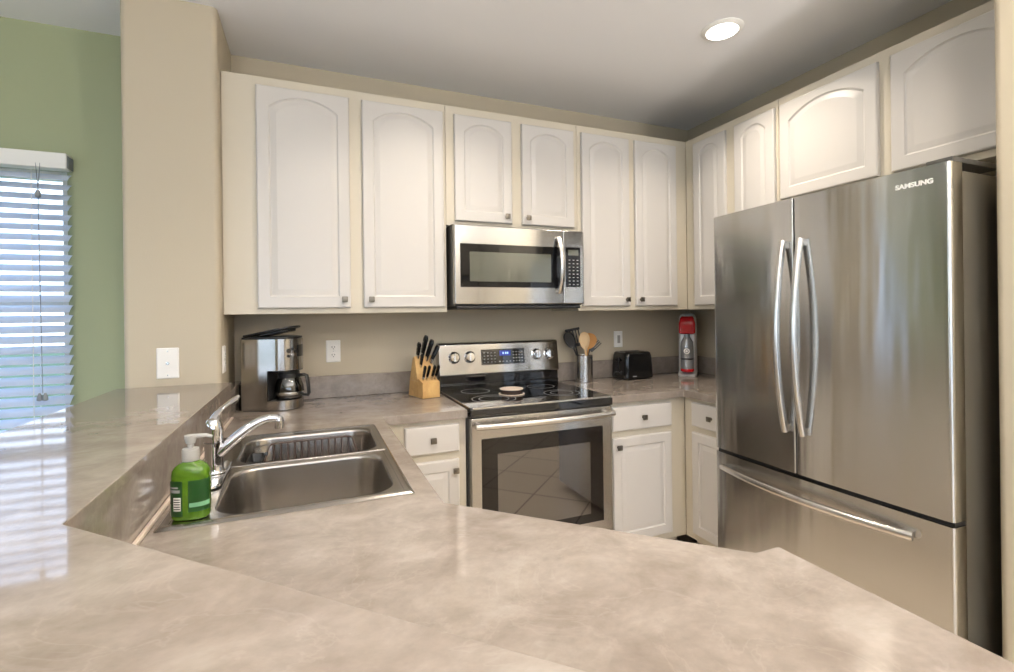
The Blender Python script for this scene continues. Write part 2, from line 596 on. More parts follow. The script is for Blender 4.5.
# ------------------------------------------------------------------ window blind
BX0, BX1 = WX0-.02, -3.204
t = thing('window_blind', ((BX0+BX1)/2, -.03, 2.0), 'white horizontal slat blind half open over the dining window', 'blind')
MB().box(BX0-.005, BX1+.0, -.066, -.004, 2.004, 2.072, .004).build('headrail', 'trim', t)
MB().box(BX1+.0005, BX1+.003, -.062, -.004, 2.008, 2.062, .001).build('end_cap', 'cord', t)
s = MB()
for i in range(26):
    zc = 1.972-i*.0445
    th = math.radians(39)
    pts = []
    for j in range(5):
        q = (j/4-.5)*.05
        bow = .003*(1-(2*j/4-1)**2)
        pts.append((-.034+q*math.cos(th)-bow*math.sin(th), zc+q*math.sin(th)+bow*math.cos(th)))
    lower = [(y+.0012*math.sin(th), z-.0012*math.cos(th)) for y, z in pts]
    ring = pts+lower[::-1]
    s.loft([[(BX0, y, z) for y, z in ring], [(BX1, y, z) for y, z in ring]])
s.build('slats', 'blind', t, angle=50)
MB().box(BX0, BX1, -.056, -.012, .826, .846, .004).build('bottom_rail', 'trim', t)
for lx in (BX1-.12, BX0+.12, (BX0+BX1)/2):
    MB().cyl((lx, -.0625, .84), (lx, -.0625, 2.004), .0013, n=6).cyl((lx, -.0045, .84), (lx, -.0045, 2.004), .0013, n=6).build('ladder_cord', 'white', t)
cx = BX1-.093
lc = MB().cyl((cx, -.075, 1.905), (cx+.004, -.064, 2.03), .0014, n=6).cyl((cx, -.075, 1.905), (cx-.012, -.064, 2.03), .0014, n=6)
lc.cyl((cx, -.075, 1.895), (cx+.006, -.07, 1.03), .0014, n=6)
c = lc.build('lift_cord', 'cord', t)
MB().lathe([(.002, .0), (.009, .004), (.011, .018), (.006, .032), (.002, .036)], cx, -.075, 1.868, 12).build('cord_joiner', 'cord', c)
for dx in (-.007, .012):
    MB().lathe([(.003, .0), (.010, .003), (.009, .02), (.003, .034)], cx+.004+dx, -.075, .998, 12).build('tassel', 'cord', c)

# ------------------------------------------------------------------ recessed lamps
def can_light(x, y, label, watts=CAN_W, spread=125):
    t = thing('ceiling_light', (x, y, CEIL), label, 'ceiling light', 'recessed ceiling lights')
    MB().lathe([(.068, -.001), (.070, -.012), (.078, -.011), (.092, -.004), (.093, -.001)], x, y, CEIL, 40, cap=False).build('trim_ring', 'trim', t)
    MB().lathe([(.0, -.009), (.066, -.009), (.068, -.004), (.0, -.0015)], x, y, CEIL, 40).build('lens', 'lamp', t)
    ld = bpy.data.lights.new('lamp', 'AREA')
    ld.shape = 'DISK'; ld.size = .13; ld.energy = watts; ld.color = CAN_COL
    ld.spread = math.radians(spread)
    lo = bpy.data.objects.new('lamp', ld)
    COL.objects.link(lo)
    lo.parent = t
    lo.location = (0, 0, -.014)
can_light(-.435, -1.045, 'lit round recessed ceiling light above the fridge')
can_light(-1.62, -1.02, 'unseen recessed ceiling light added for brightness in front of the upper cabinets')  # unseen lamp, added for light on counters and floor
can_light(-.95, -2.48, 'round recessed ceiling light over the peninsula end', 14.0, 165)
can_light(-2.15, -2.48, 'round recessed ceiling light over the bar corner', 12.0, 165)
can_light(-3.55, -1.75, 'unseen recessed ceiling light added to brighten the dining area near the bar', 2.0)  # this lamp and the next two are unseen, added for general light
can_light(-4.6, -3.9, 'unseen recessed ceiling light added for brightness far into the dining area', 3.0)
can_light(-2.0, -4.6, 'unseen recessed ceiling light added for brightness behind the bar', 3.0)

def added_torchiere(x, y, label, watts=UP_W):  # unseen lamp added only to light the ceiling from below
    t = thing('added_floor_lamp', (x, y, 0), label, 'lamp', 'added uplight floor lamps')
    MB().lathe([(.14, .0), (.14, .012), (.03, .03), (.0, .032)], x, y, 0, 32).build('base', 'pewter', t)
    MB().cyl((x, y, .03), (x, y, 1.72), .011, n=14).build('pole', 'pewter', t)
    MB().lathe([(.02, 1.715), (.10, 1.745), (.17, 1.80), (.175, 1.802), (.165, 1.80), (.10, 1.752), (.0, 1.735)], x, y, 0, 36).build('bowl_shade', 'white', t)
    MB().ball((x, y, 1.775), .03).build('bulb', 'lamp', t)
    ld = bpy.data.lights.new('uplight', 'AREA')
    ld.shape = 'DISK'; ld.size = .2; ld.energy = watts; ld.color = (1, .975, .95)
    lo = bpy.data.objects.new('uplight', ld)
    COL.objects.link(lo)
    lo.parent = t; lo.location = (0, 0, 1.81); lo.rotation_euler = (PI, 0, 0)
added_torchiere(-.55, -3.9, 'unseen uplight floor lamp added behind the peninsula end to brighten the ceiling', 150.0)
added_torchiere(-3.1, -4.7, 'unseen uplight floor lamp added in the dining area to brighten the ceiling', 110.0)

# ------------------------------------------------------------------ cabinets
def knob(F, u, v, c, parent):
    k = MB(F)
    k.sweep([(u, v, c-.0005), (u, v, c+.006), (u, v, c+.016)], [.009, .006, .006], 10)
    k.box(u-.0135, u+.0135, v-.0135, v+.0135, c+.014, c+.024, .0035)
    k.box(u-.007, u+.007, v-.007, v+.007, c+.0235, c+.0275, .002)
    k.build('knob', 'pewter', parent)

def cabinet(name, F, width, height, depth, label, group, doors, drawers=(), kick=0.0, cat='cabinet'):
    """F maps (along the front, up, out of the front); the carcass lies behind the front"""
    t = thing(name, F @ Vector((width/2, 0, -depth/2)), label, cat, group)
    b = MB(F)
    b.box(0, width, kick, height, -depth, 0, .002)
    b.build('body', 'frame', t)
    if kick:
        MB(F).box(.0, width, 0.0, kick-.0005, -depth, -.075).build('toe_kick', 'kick', t)
    for u0, u1, v0, v1, ku, kv, arch in doors:
        d = MB(F @ Matrix.Translation((0, 0, .0008))).panel(u0, u1, v0, v1, arch, st=.05 if arch else .048).build('door', 'door', t, angle=20)
        if ku is not None:
            knob(F, ku, kv, .0198, d)
    for u0, u1, v0, v1 in drawers:
        d = MB(F @ Matrix.Translation((0, 0, .0008))).panel(u0, u1, v0, v1, False, raised=False).build('drawer', 'door', t, angle=20)
        knob(F, (u0+u1)/2, (v0+v1)/2, .0198, d)
    return t

ZB, ZT = 1.358, 2.424
UPP = 'white arched-panel wall cabinets'
def backF(x, y, z): return FR((x, y, z), (1, 0, 0), (0, 0, 1), (0, -1, 0))
def rightF(x, y, z): return FR((x, y, z), (0, -1, 0), (0, 0, 1), (-1, 0, 0))
def rel(a, x0): return a-x0
x0 = -2.574
cabinet('wall_cabinet', backF(x0, -.325, ZB), 1.0025, ZT-ZB, .323,
        'tall white two-door wall cabinet above the coffee maker, beside the beige pier', UPP,
        [(-2.438-x0, -2.043-x0, .026, 1.024, -2.072-x0, .066, True), (-1.984-x0, -1.586-x0, .026, 1.024, -1.95-x0, .066, True)])
x0 = -1.570
cabinet('wall_cabinet', backF(x0, -.325, 1.806), .772, ZT-1.806, .323,
        'short white two-door wall cabinet directly above the microwave', UPP,
        [(-1.526-x0, -1.207-x0, .024, .574, -1.241-x0, .06, True), (-1.147-x0, -.824-x0, .024, .574, -1.118-x0, .06, True)])
x0 = -.7965
cabinet('wall_cabinet', backF(x0, -.325, ZB), .7965-.0005, ZT-ZB, .323,
        'tall white two-door wall cabinet above the toaster, right of the microwave', UPP,
        [(-.772-x0, -.446-x0, .026, 1.024, -.475-x0, .064, True), (-.404-x0, -.092-x0, .026, 1.024, -.374-x0, .064, True)])
y0 = -.3265
cabinet('wall_cabinet', rightF(0, y0, ZB), .6575, ZT-ZB, .320,
        'tall narrow-doored white wall cabinet on the right wall, between corner and fridge', UPP,
        [(.078, .326, .026, 1.024, .298, .066, True), (.392, .645, .026, 1.024, .42, .066, True)])
y0 = -.9855
cabinet('wall_cabinet', rightF(0, y0, 1.876), .9655, ZT-1.876, .320,
        'wide short white wall cabinet above the stainless fridge', UPP,
        [(.017, .472, .028, .506, None, .06, True), (.521, .948, .028, .506, None, .06, True)])

BASE = 'white base cabinets'
BT = 0.8735
x0 = -1.9385
cabinet('base_cabinet', backF(x0, -.61, 0), .3715, BT, .60,
        'white base cabinet left of the range, with one drawer over a door', BASE,
        [(-1.848-x0, -1.604-x0, .15, .692, -1.624-x0, .645, False)], [(-1.848-x0, -1.602-x0, .727, .852)], .10)
x0 = -.7925
cabinet('base_cabinet', backF(x0, -.61, 0), .7925-.2905, BT, .60,
        'white base cabinet right of the range, under the toaster', BASE,
        [(-.779-x0, -.398-x0, .14, .692, -.748-x0, .645, False)], [(-.779-x0, -.396-x0, .725, .852)], .10)
cabinet('base_cabinet', rightF(-.29, -.6115, 0), .3675, BT, .60,
        'narrow white base cabinet beside the fridge, half hidden by it', BASE,
        [(.068, .352, .14, .692, .32, .645, False)], [(.068, .352, .725, .852)], .10)
# sink base: open carcass, so that the bowls hang free inside it
t = thing('base_cabinet', (-2.25, -1.13, 0), 'white sink base cabinet under the double sink', 'cabinet', BASE)
b = MB()
b.box(-2.545, -1.966, -.6285, -.6115, .1, BT).box(-2.545, -1.966, -1.66, -1.642, .1, BT).box(-1.984, -1.966, -1.642, -.6285, .1, BT).box(-2.545, -1.984, -1.642, -.6285, .1, .118)
b.build('body', 'frame', t)
MB().box(-2.545, -2.04, -1.66, -.6115, 0, .0995).build('toe_kick', 'kick', t)
Fs = FR((-1.966, -1.66, 0), (0, 1, 0), (0, 0, 1), (1, 0, 0))
for a, b_, ku in ((.04, .51, .48), (.54, 1.01, .57)):
    d = MB(Fs @ Matrix.Translation((0, 0, .0008))).panel(a, b_, .14, .69, False, st=.048).build('door', 'door', t, angle=20)
    knob(Fs, ku, .645, .0198, d)
    MB(Fs @ Matrix.Translation((0, 0, .0008))).panel(a, b_, .725, .85, False, raised=False).build('false_drawer', 'door', t, angle=20)
# diagonal peninsula cabinet
t = thing('base_cabinet', (-1.9, -2.3, 0), 'white peninsula base cabinet turned diagonally under the worktop', 'cabinet', BASE)
pen = [(-2.546, -1.6625), (-1.967, -1.6625), (-1.498, -2.131), (-1.455, -2.131), (-1.455, -3.003), (-2.546, -1.912)]
kk = [(-2.546, -1.6625), (-2.04, -1.6625), (-1.529, -2.206), (-1.455, -2.206), (-1.455, -3.003), (-2.546, -1.912)]
MB().prism(pen, .1, BT).build('body', 'frame', t)
MB().prism(kk, 0, .0995).build('toe_kick', 'kick', t)
u = Vector((-1, 1, 0)).normalized(); n = Vector((1, 1, 0)).normalized()
Fd = FR((-1.498, -2.131, 0), u, (0, 0, 1), n)
for a, b_, ku in ((.05, .32, .29), (.34, .61, .37)):
    d = MB(Fd @ Matrix.Translation((0, 0, .0008))).panel(a, b_, .14, .85, False, st=.048).build('door', 'door', t, angle=20)
    knob(Fd, ku, .78, .0198, d)

# ------------------------------------------------------------------ worktops
CT0, CT1 = 0.8755, 0.914
SX0, SX1, SY0, SY1 = -2.522, -1.992, -1.572, -.777
hole = [(SX0+.014, SY0+.014), (SX1-.014, SY0+.014), (SX1-.014, SY1-.014), (SX0+.014, SY1-.014)]
outer = [(-2.5455, -.0015), (-2.5455, -1.911), (-1.4285, -3.028), (-1.4285, -2.105), (-1.4875, -2.105),
         (-1.9405, -1.652), (-1.9405, -.635), (-1.5665, -.635), (-1.5665, -.0015)]
t = thing('worktop', (-2.2, -1.3, CT0), 'beige marbled laminate worktop with the sink, turning diagonally into the peninsula', 'worktop', 'laminate worktops')
MB().plate(outer, [hole], CT0, CT1, .004).build('slab', 'lam', t)
MB().box(-2.5455, -1.5665, -.0205, -.0015, CT1+.0005, 1.030, .003).box(-2.5735, -2.541, PY+.003, -.022, CT1+.0005, 1.030, .003).build('backsplash', 'lam', t)
t = thing('worktop', (-.3, -.3, CT0), 'beige marbled laminate worktop in the right corner, under toaster and utensils', 'worktop', 'laminate worktops')
outer = [(-.7945, -.0015), (-.7945, -.635), (-.315, -.635), (-.315, -.978), (XR-.0015, -.978), (XR-.0015, -.0015)]
MB().plate(outer, [], CT0, CT1, .004).build('slab', 'lam', t)
MB().box(-.7945, XR-.0015, -.0205, -.0015, CT1+.0005, 1.030, .003).box(XR-.0205, XR-.0015, -.978, -.022, CT1+.0005, 1.030, .003).build('backsplash', 'lam', t)
# raised bar
t = thing('bar_top', (-2.74, -1.4, 1.05), 'glossy raised beige laminate bar top running from the beige pier past the sink', 'bar counter')
bar = [(-2.535, PY-.001), (-2.535, -1.909), (-1.43, -3.014), (-1.43, -3.58), (-2.935, -2.075), (-2.935, PY-.001)]
MB().plate(bar, [], 1.0495, 1.0705, .003).build('slab', 'barlam', t)
sp = [(-2.5475, PY-.002), (-2.5475, -1.9105), (-1.4395, -3.0185), (-1.4395, -3.009), (-2.5405, -1.908), (-2.5405, PY-.002)]
MB().prism(sp, CT1+.0005, 1.049).build('splash_panel', 'lam', t, smooth=False)
cv = [(-2.540, PY-.002), (-2.540, -1.9075), (-1.4395, -3.008), (-1.4395, -2.994), (-2.530, -1.9035), (-2.530, PY-.002)]
MB().prism(cv, CT1+.0005, CT1+.010, bev=.003).build('cove_strip', 'cream', t)

# ------------------------------------------------------------------ sink, tap and what stands by it
t = thing('kitchen_sink', ((SX0+SX1)/2, (SY0+SY1)/2, CT1), 'stainless steel double-bowl drop-in sink set in the beige worktop', 'sink')
RZ = CT1+.0055
def ring(a, za, b, zb): return [[(x, y, za) for x, y in a], [(x, y, zb) for x, y in b]]
YD = -1.168
rim = MB()
big, small = (-2.425, -2.030, -1.540, -1.190), (-2.428, -2.022, -1.146, -.826)
for (bw, oy0, oy1) in ((big, SY0, YD), (small, YD, SY1)):
    inner = rrect(*bw, .075, 8)
    o1 = rrect(SX0, SX1, oy0, oy1, .004, 8)
    o2 = rrect(SX0+.008, SX1-.008, oy0+(.008 if oy0 == SY0 else 0), oy1-(.008 if oy1 == SY1 else 0), .004, 8)
    o3 = rrect(SX0+.022, SX1-.022, oy0+(.020 if oy0 == SY0 else .002), oy1-(.020 if oy1 == SY1 else .002), .004, 8)
    i1 = rrect(bw[0]-.006, bw[1]+.006, bw[2]-.006, bw[3]+.006, .081, 8)
    z = [(o1, CT1+.0005), (o2, RZ+.0015), (o3, RZ), (o3, RZ-.001), (i1, RZ-.0015), (inner, RZ-.006)]
    rim.loft([[(x, y, zz) for x, y in lp] for lp, zz in z], False, False)
rim.build('rim', 'sink', t, angle=60)
def bowl(bw, depth, name):
    q = MB()
    x0_, x1_, y0_, y1_ = bw
    L = []
    for ins, z, rad in ((0, RZ-.006, .075), (.003, RZ-.012, .074), (.012, RZ-depth*.55, .072), (.018, RZ-depth+.04, .072), (.026, RZ-depth+.016, .068), (.045, RZ-depth+.003, .055), (.075, RZ-depth, .035)):
        L.append([(x, y, z) for x, y in rrect(x0_+ins, x1_-ins, y0_+ins, y1_-ins, rad, 8)])
    q.loft(L, False, True)
    o = q.build(name, 'sink', t, angle=60)
    cx_, cy_ = (x0_+x1_)/2, (y0_+y1_)/2
    MB().lathe([(.0, .0), (.018, .001), (.03, .003), (.042, .004), (.046, .0005)], cx_, cy_, RZ-depth+.0005, 24).build('drain', 'chrome', o)
bowl(big, .19, 'bowl')
bowl(small, .15, 'bowl')

t = thing('dish_rack', (-2.22, -.97, RZ-.14), 'brown wire rack standing in the small back bowl of the sink', 'dish rack')
q = MB()
ra = (-2.360, -2.085, -1.090, -.848)
top = rrect(ra[0], ra[1], ra[2], ra[3], .03, 5)
ZW = .898
q.sweep([(x, y, ZW) for x, y in top]+[(top[0][0], top[0][1], ZW)], .0032, 8)
q.build('rim_wire', 'wire', t)
q = MB()
for i in range(12):
    x = ra[0]+.012+i*(ra[1]-ra[0]-.024)/11
    q.sweep([(x, ra[3]-.001, ZW), (x, ra[3]-.012, .825), (x, ra[3]-.032, .798), (x, ra[2]+.032, .798), (x, ra[2]+.012, .825), (x, ra[2]+.001, ZW)], .0030, 6)
for y in (-1.03, -.97, -.91):
    q.cyl((ra[0]+.01, y, .7935), (ra[1]-.01, y, .7935), .002, n=6)
q.build('basket_wires', 'wire', t)
for x in (ra[0]+.03, ra[1]-.03):
    for y in (-1.03, -.91):
        MB().cyl((x, y, .7703), (x, y, .7915), .004, n=8).build('foot', 'wire', t)
t = thing('sink_caddy', (-2.39, -.99, RZ-.14), 'small black open caddy at the left end of the small sink bowl', 'caddy')
q = MB()
L = []
for x0_, x1_, y0_, y1_, z, rad in ((-2.400, -2.372, -1.03, -.955, .803, .01), (-2.414, -2.366, -1.045, -.935, .893, .012), (-2.410, -2.370, -1.041, -.939, .893, .010), (-2.394, -2.376, -1.02, -.965, .812, .008)):
    L.append([(x, y, z) for x, y in rrect(x0_, x1_, y0_, y1_, rad, 5)])
q.loft(L, True, True)
q.build('cup', 'black', t)
MB().box(-2.3655, -2.3565, -1.005, -.975, .899, .9035, .001).box(-2.3655, -2.3635, -1.005, -.975, .86, .9, .0005).build('hook', 'gblack', t)

# tap
tx, ty = -2.468, -1.235
t = thing('kitchen_tap', (tx, ty, RZ), 'chrome single-lever kitchen tap at the left rim of the sink', 'tap')
q = MB()
q.lathe([(.029, .0085), (.0288, .011), (.028, .012), (.026, .014), (.0235, .022), (.022, .04), (.0215, .08), (.023, .088), (.023, .092), (.0235, .125), (.021, .142), (.015, .153), (.004, .158)], tx, ty, RZ, 32)
q.build('tap_body', 'chrome', t)
MB().loft([[(x, y, RZ+.002) for x, y in rrect(tx-.030, tx+.030, ty-.125, ty+.125, .03, 8)], [(x, y, RZ+.006) for x, y in rrect(tx-.029, tx+.029, ty-.124, ty+.124, .029, 8)],
           [(x, y, RZ+.008) for x, y in rrect(tx-.024, tx+.024, ty-.118, ty+.118, .024, 8)]]).build('escutcheon', 'chrome', t)
# spout: rises from the body and reaches over the bowls
def bez(a, b, c, d, k):
    a, b, c, d = map(Vector, (a, b, c, d))
    return [a*(1-s)**3+b*3*s*(1-s)**2+c*3*s*s*(1-s)+d*s**3 for s in [i/(k-1) for i in range(k)]]
sp_ = bez((tx+.012, ty-.004, RZ+.062), (tx+.075, ty+.000, RZ+.118), (tx+.110, ty+.004, RZ+.150), (tx+.156, ty+.008, RZ+.140), 14)
q = MB().sweep(sp_, [.0155-.005*i/13 for i in range(14)], 14)
q.build('spout', 'chrome', t)
e = sp_[-1]
MB().lathe([(.010, -.026), (.0125, -.026), (.0125, -.006), (.010, .004), (.004, .009)], e.x+.004, e.y, e.z-.002, 18).build('aerator', 'chrome', t)
lv = bez((tx, ty, RZ+.150), (tx+.008, ty+.015, RZ+.178), (tx+.028, ty+.045, RZ+.180), (tx+.050, ty+.085, RZ+.198), 12)
MB().sweep(lv, [.012, .011, .010, .009, .0085, .008, .008, .0085, .009, .0095, .009, .005], 12, sx=.8, sy=1.0).build('lever', 'chrome', t)
MB().cyl((tx+.0, ty-.0, RZ+.092), (tx, ty, RZ+.0935), .0238, n=28).build('seam_ring', 'black', t)

# soap bottle
bx, by = -2.4645, -1.521
F = TR(bx, by, RZ, -8)
t = thing('soap_bottle', (bx, by, RZ), 'green pump soap bottle with dark green label on the sink rim', 'soap bottle')
def sup(rx, ry, z, n=40, e=2.6):
    out = []
    for i in range(n):
        a = 2*PI*i/n
        c_, s_ = math.cos(a), math.sin(a)
        out.append((rx*abs(c_)**(2/e)*(1 if c_ >= 0 else -1), ry*abs(s_)**(2/e)*(1 if s_ >= 0 else -1), z))
    return out
prof = [(.033, .022, .0), (.036, .0245, .004), (.0365, .025, .05), (.0365, .025, .092), (.0345, .0235, .103), (.029, .020, .111), (.021, .017, .117), (.0145, .0145, .120), (.0145, .0145, .123)]
MB(F).loft([sup(a, b, z) for a, b, z in prof]).build('bottle', 'green_soap', t, angle=50)
def wrap(a0, a1, z0, z1, off, name, m, parent, k=14):
    """a thin label curved round the bottle wall between two angles"""
    def P(a, z, o_):
        c_, s_ = math.cos(a), math.sin(a)
        rx, ry, ex = .0365+o_, .025+o_, 2/2.6
        return (rx*abs(c_)**ex*(1 if c_ >= 0 else -1), ry*abs(s_)**ex*(1 if s_ >= 0 else -1), z)
    A = [a0+(a1-a0)*i/k for i in range(k+1)]
    L = [[P(a, z0, off-.0004), P(a, z1, off-.0004), P(a, z1, off), P(a, z0, off)] for a in A]
    return MB(F).loft(L, True, True).build(name, m, parent, angle=50)
rad = math.radians
lab = wrap(rad(-88), rad(-8), .018, .084, .0008, 'front_label', 'green_label', t)
wrap(rad(-86), rad(-10), .028, .037, .0012, 'label_strip', 'green_pale', lab)
lab = wrap(rad(-158), rad(-98), .010, .084, .0008, 'back_label', 'green_label', t)
wrap(rad(-128), rad(-102), .022, .050, .0012, 'white_box', 'white', lab)
for k in range(5):
    wrap(rad(-126), rad(-104), .025+k*.005, .027+k*.005, .0016, 'bar_line', 'black', lab)
wrap(rad(-150), rad(-104), .060, .066, .0012, 'print_line', 'print', lab)
wrap(rad(-150), rad(-110), .069, .072, .0012, 'print_line', 'print', lab)
q = MB(F)
q.lathe([(.0165, .1215), (.0168, .128), (.0168, .142), (.0155, .147), (.008, .148)], 0, 0, 0, 24)
q.build('pump_collar', 'grey_pl', t)
q = MB(F)
q.lathe([(.0062, .148), (.0062, .156), (.009, .158), (.012, .170), (.012, .175), (.004, .177)], 0, 0, 0, 20)
q.sweep([(.004, .0, .172), (.03, .0, .173), (.042, 0, .169)], [.0055, .0045, .0035], 10)
q.build('pump_head', 'grey_pl', t)

# ------------------------------------------------------------------ coffee maker
F = TR(-2.519, -.246, CT1, -22)
CW, CD, CH = .185, .236, .335
t = thing('coffee_maker', (-2.40, -.22, CT1), 'stainless drip coffee maker with raised black lid below the wall cabinets', 'coffee maker')
def foot(d0, front=True, ins=0.0):
    """plan: flat back and sides, bowed front; d runs from the back to the front"""
    pts = [(0+ins, ins), ]
    yb, yt = ins, CW-ins
    xs = .155
    pts = [(ins, yt), (ins, yb), (xs, yb)]
    for i in range(1, 14):
        a = -PI/2+PI*i/14
        pts.append((xs+(CD-ins-xs)*math.cos(a), CW/2+(CW/2-ins)*math.sin(a)))
    pts.append((xs, yt))
    return pts
MB(F).prism(foot(0, ins=.004), .0008, .0038).build('foot_plate', 'black', t)
def nose():
    return [p for p in foot(0) if p[0] >= .118]
fr = [(.118, 0)]+[p for p in foot(0) if p[0] > .118]+[(.118, CW)]
q = MB(F)
q.prism([(0, CW), (0, 0), (.118, 0), (.118, CW)], .004, CH-.006)
q.prism(fr, .004, .046).prism(fr, .185, CH-.006)
q.build('shell', 'steel', t)
MB(F).box(.1185, .1215, .003, CW-.012, .05, .182, .001).build('recess_back', 'black', t)
MB(F).prism(foot(0, ins=.002), CH-.0055, CH+.004, bev=.002).build('top_rim', 'black', t)
MB(F).prism([(-.03, .03), (-.0005, .03), (-.0005, CW-.02), (-.03, CW-.02)], .0005, .12, bev=.006).build('rear_housing', 'gblack', t)
MB(F).prism([(.131, .03), (.15, .012), (.19, .012), (.225, .05), (.225, CW-.05), (.19, CW-.012), (.15, CW-.012), (.131, CW-.03)], .1765, .1848, bev=.002).build('brew_basket', 'black', t)
# lid, hinged at the back and standing ajar
Fl = F @ Matrix.Translation((.012, 0, CH+.0055)) @ Matrix.Rotation(math.radians(-11), 4, 'Y') @ Matrix.Translation((-.012, 0, 0))
q = MB(Fl).prism(foot(0, ins=.006), 0, .009, bev=.003)
q.build('lid', 'black', t)
MB(Fl).prism([(.07, .03), (.17, .03), (.2, .06), (.2, CW-.06), (.17, CW-.03), (.07, CW-.03)], -.012, -.0003, bev=.003).build('lid_insert', 'black', t)
# controls on the bowed front
ca = math.radians(-38)
def onfront(a, z, off=0.0):
    x_, y_ = .155+(CD-.155)*math.cos(a), CW/2+(CW/2)*math.sin(a)
    nx, ny = math.cos(a)/(CD-.155), math.sin(a)/(CW/2)
    nl = math.hypot(nx, ny)
    return Vector((x_+nx/nl*off, y_+ny/nl*off, z)), Vector((nx/nl, ny/nl, 0))
for k, (aa, zz, rr, m_) in enumerate(((-50, .275, .010, 'black'), (-38, .283, .008, 'black'), (-50, .25, .007, 'black'), (-38, .255, .007, 'chrome'), (-26, .27, .008, 'black'))):
    p_, n_ = onfront(math.radians(aa), zz)
    MB(F).cyl(p_-n_*.001, p_+n_*.004, rr, n=16).build('button', m_, t)
L = []
for i in range(7):
    a_ = math.radians(-20+i*6.6)
    p_, n_ = onfront(a_, 0, .0008)
    pi_, _ = onfront(a_, 0, -.0008)
    L.append([(pi_.x, pi_.y, .245), (pi_.x, pi_.y, .30), (p_.x, p_.y, .30), (p_.x, p_.y, .245)])
MB(F).loft(L).build('display', 'bglass', t)
# carafe
cxx, cyy = .178, CW/2
cf = MB(F).lathe([(.050, .0472), (.060, .052), (.064, .075), (.062, .105), (.052, .135), (.044, .150), (.0425, .150), (.050, .134), (.0605, .104), (.0625, .075), (.058, .054), (.0, .0488)], cxx, cyy, 0, 32).build('carafe', 'carafe', t)
MB(F).lathe([(.0455, .143), (.0485, .146), (.0485, .163), (.046, .165)], cxx, cyy, 0, 32, cap=False).lathe([(.046, .1655), (.046, .172), (.02, .175)], cxx, cyy, 0, 32).build('carafe_lid', 'black', cf)
MB(F).lathe([(.0648, .068), (.0655, .070), (.0655, .078), (.0648, .080)], cxx, cyy, 0, 32, cap=False).build('carafe_band', 'steel2', cf)
MB(F).lathe([(.0, .0535), (.0585, .0545), (.0610, .064), (.0, .0645)], cxx, cyy, 0, 32).build('coffee', 'darkglaze', cf)
ha = math.radians(-18)
hp = [(cxx+d*math.cos(ha), cyy+d*math.sin(ha), z) for d, z in ((.046, .155), (.085, .160), (.100, .156), (.108, .120), (.112, .075), (.107, .066), (.085, .066), (.066, .074))]
MB(F).sweep(hp, .0075, 10, sx=1.0, sy=1.35).build('carafe_handle', 'black', cf)

# ------------------------------------------------------------------ outlets and plates
OUT = 'wall outlets and plates'
def outlet(F, label, kind='duplex', w=.073, h=.117):
    t = thing('wall_outlet' if kind != 'cable' else 'cable_plate', F @ Vector((0, 0, 0)), label, 'wall plate', OUT)
    MB(F).loft([[(x, y, .0006) for x, y in rrect(-w/2, w/2, -h/2, h/2, .004, 4)], [(x, y, .003) for x, y in rrect(-w/2, w/2, -h/2, h/2, .004, 4)],
                [(x, y, .0062) for x, y in rrect(-w/2+.004, w/2-.004, -h/2+.004, h/2-.004, .003, 4)]]).build('plate', 'white', t)
    if kind == 'duplex':
        for s_ in (-1, 1):
            cy_ = s_*.0205
            q = MB(F).loft([[(x, y, .0064) for x, y in rrect(-.017, .017, cy_-.0135, cy_+.0135, .011, 6)], [(x, y, .0085) for x, y in rrect(-.0165, .0165, cy_-.013, cy_+.013, .0105, 6)]])
            so = q.build('socket', 'white', t)
            MB(F).box(-.0078, -.0052, cy_-.002, cy_+.007, .0085, .0089).box(.0052, .0078, cy_-.001, cy_+.006, .0085, .0089).cyl((0, cy_-.008, .0085), (0, cy_-.008, .0089), .0025, n=10).build('slots', 'black', so)
        MB(F).cyl((0, 0, .006), (0, 0, .0073), .003, n=12).build('screw', 'steel2', t)
    elif kind == 'rocker':
        MB(F).box(-.0165, .0165, -.033, .033, .0064, .0082, .0008).build('insert', 'white', t)
        MB(F).box(-.011, .011, -.026, .026, .0083, .0095, .0006).build('face', 'grey_pl', t)
    else:
        q = MB(F).cyl((0, 0, .006), (0, 0, .0085), .007, n=6).cyl((0, 0, .008), (0, 0, .016), .0045, n=16)
        q.build('connector', 'steel2', t)
        for s_ in (-1, 1):
            MB(F).cyl((0, s_*.049, .006), (0, s_*.049, .0073), .003, n=12).build('screw', 'steel2', t)
outlet(backF(-2.112, 0, 1.158), 'white double socket on the back wall between coffee maker and knife block')
outlet(backF(-.301, 0, 1.165), 'white wall plate above the black toaster', 'rocker', .068, .108)
outlet(FR((PX1, -.338, 1.165), (0, 1, 0), (0, 0, 1), (1, 0, 0)), 'white double socket on the narrow side of the beige pier beside the coffee maker', w=.066)
outlet(backF(-2.762, PY, 1.163), 'white cable-jack plate on the front of the beige pier above the bar', 'cable', .078, .125)

# ------------------------------------------------------------------ knife block and knives
KA = 15
F = TR(-1.668, -.205, CT1+.0008, KA)
t = thing('knife_block', (-1.662, -.19, CT1), 'light wooden knife block on the worktop left of the range', 'knife block')
side = [(-.075, .0005), (.075, .0005), (.062, .198), (.005, .213), (-.068, .083)]   # (depth y, z) outline; front is -y
Fk = F @ FR((-.050, 0, 0), (0, 1, 0), (0, 0, 1), (1, 0, 0))
sd = [(-.068, .0855), (.075, .0855), (.064, .198), (.006, .215)]
MB(Fk).prism([(-.02, .0855), (.072, .0855), (.034, .205), (.012, .215)], 0, .1, bev=.003).prism([(-.02, .001), (.088, .001), (.072, .085), (-.02, .085)], 0, .1, bev=.003).build('body', 'wood', t)
MB(Fk).prism([(-.078, .001), (-.0205, .001), (-.0205, .104), (-.078, .082)], 0, .1, bev=.003).build('front_tier', 'wood', t)
MB(F).box(-.049, .049, -.07, .07, -.0, .0008).build('foot_pad', 'black', t)
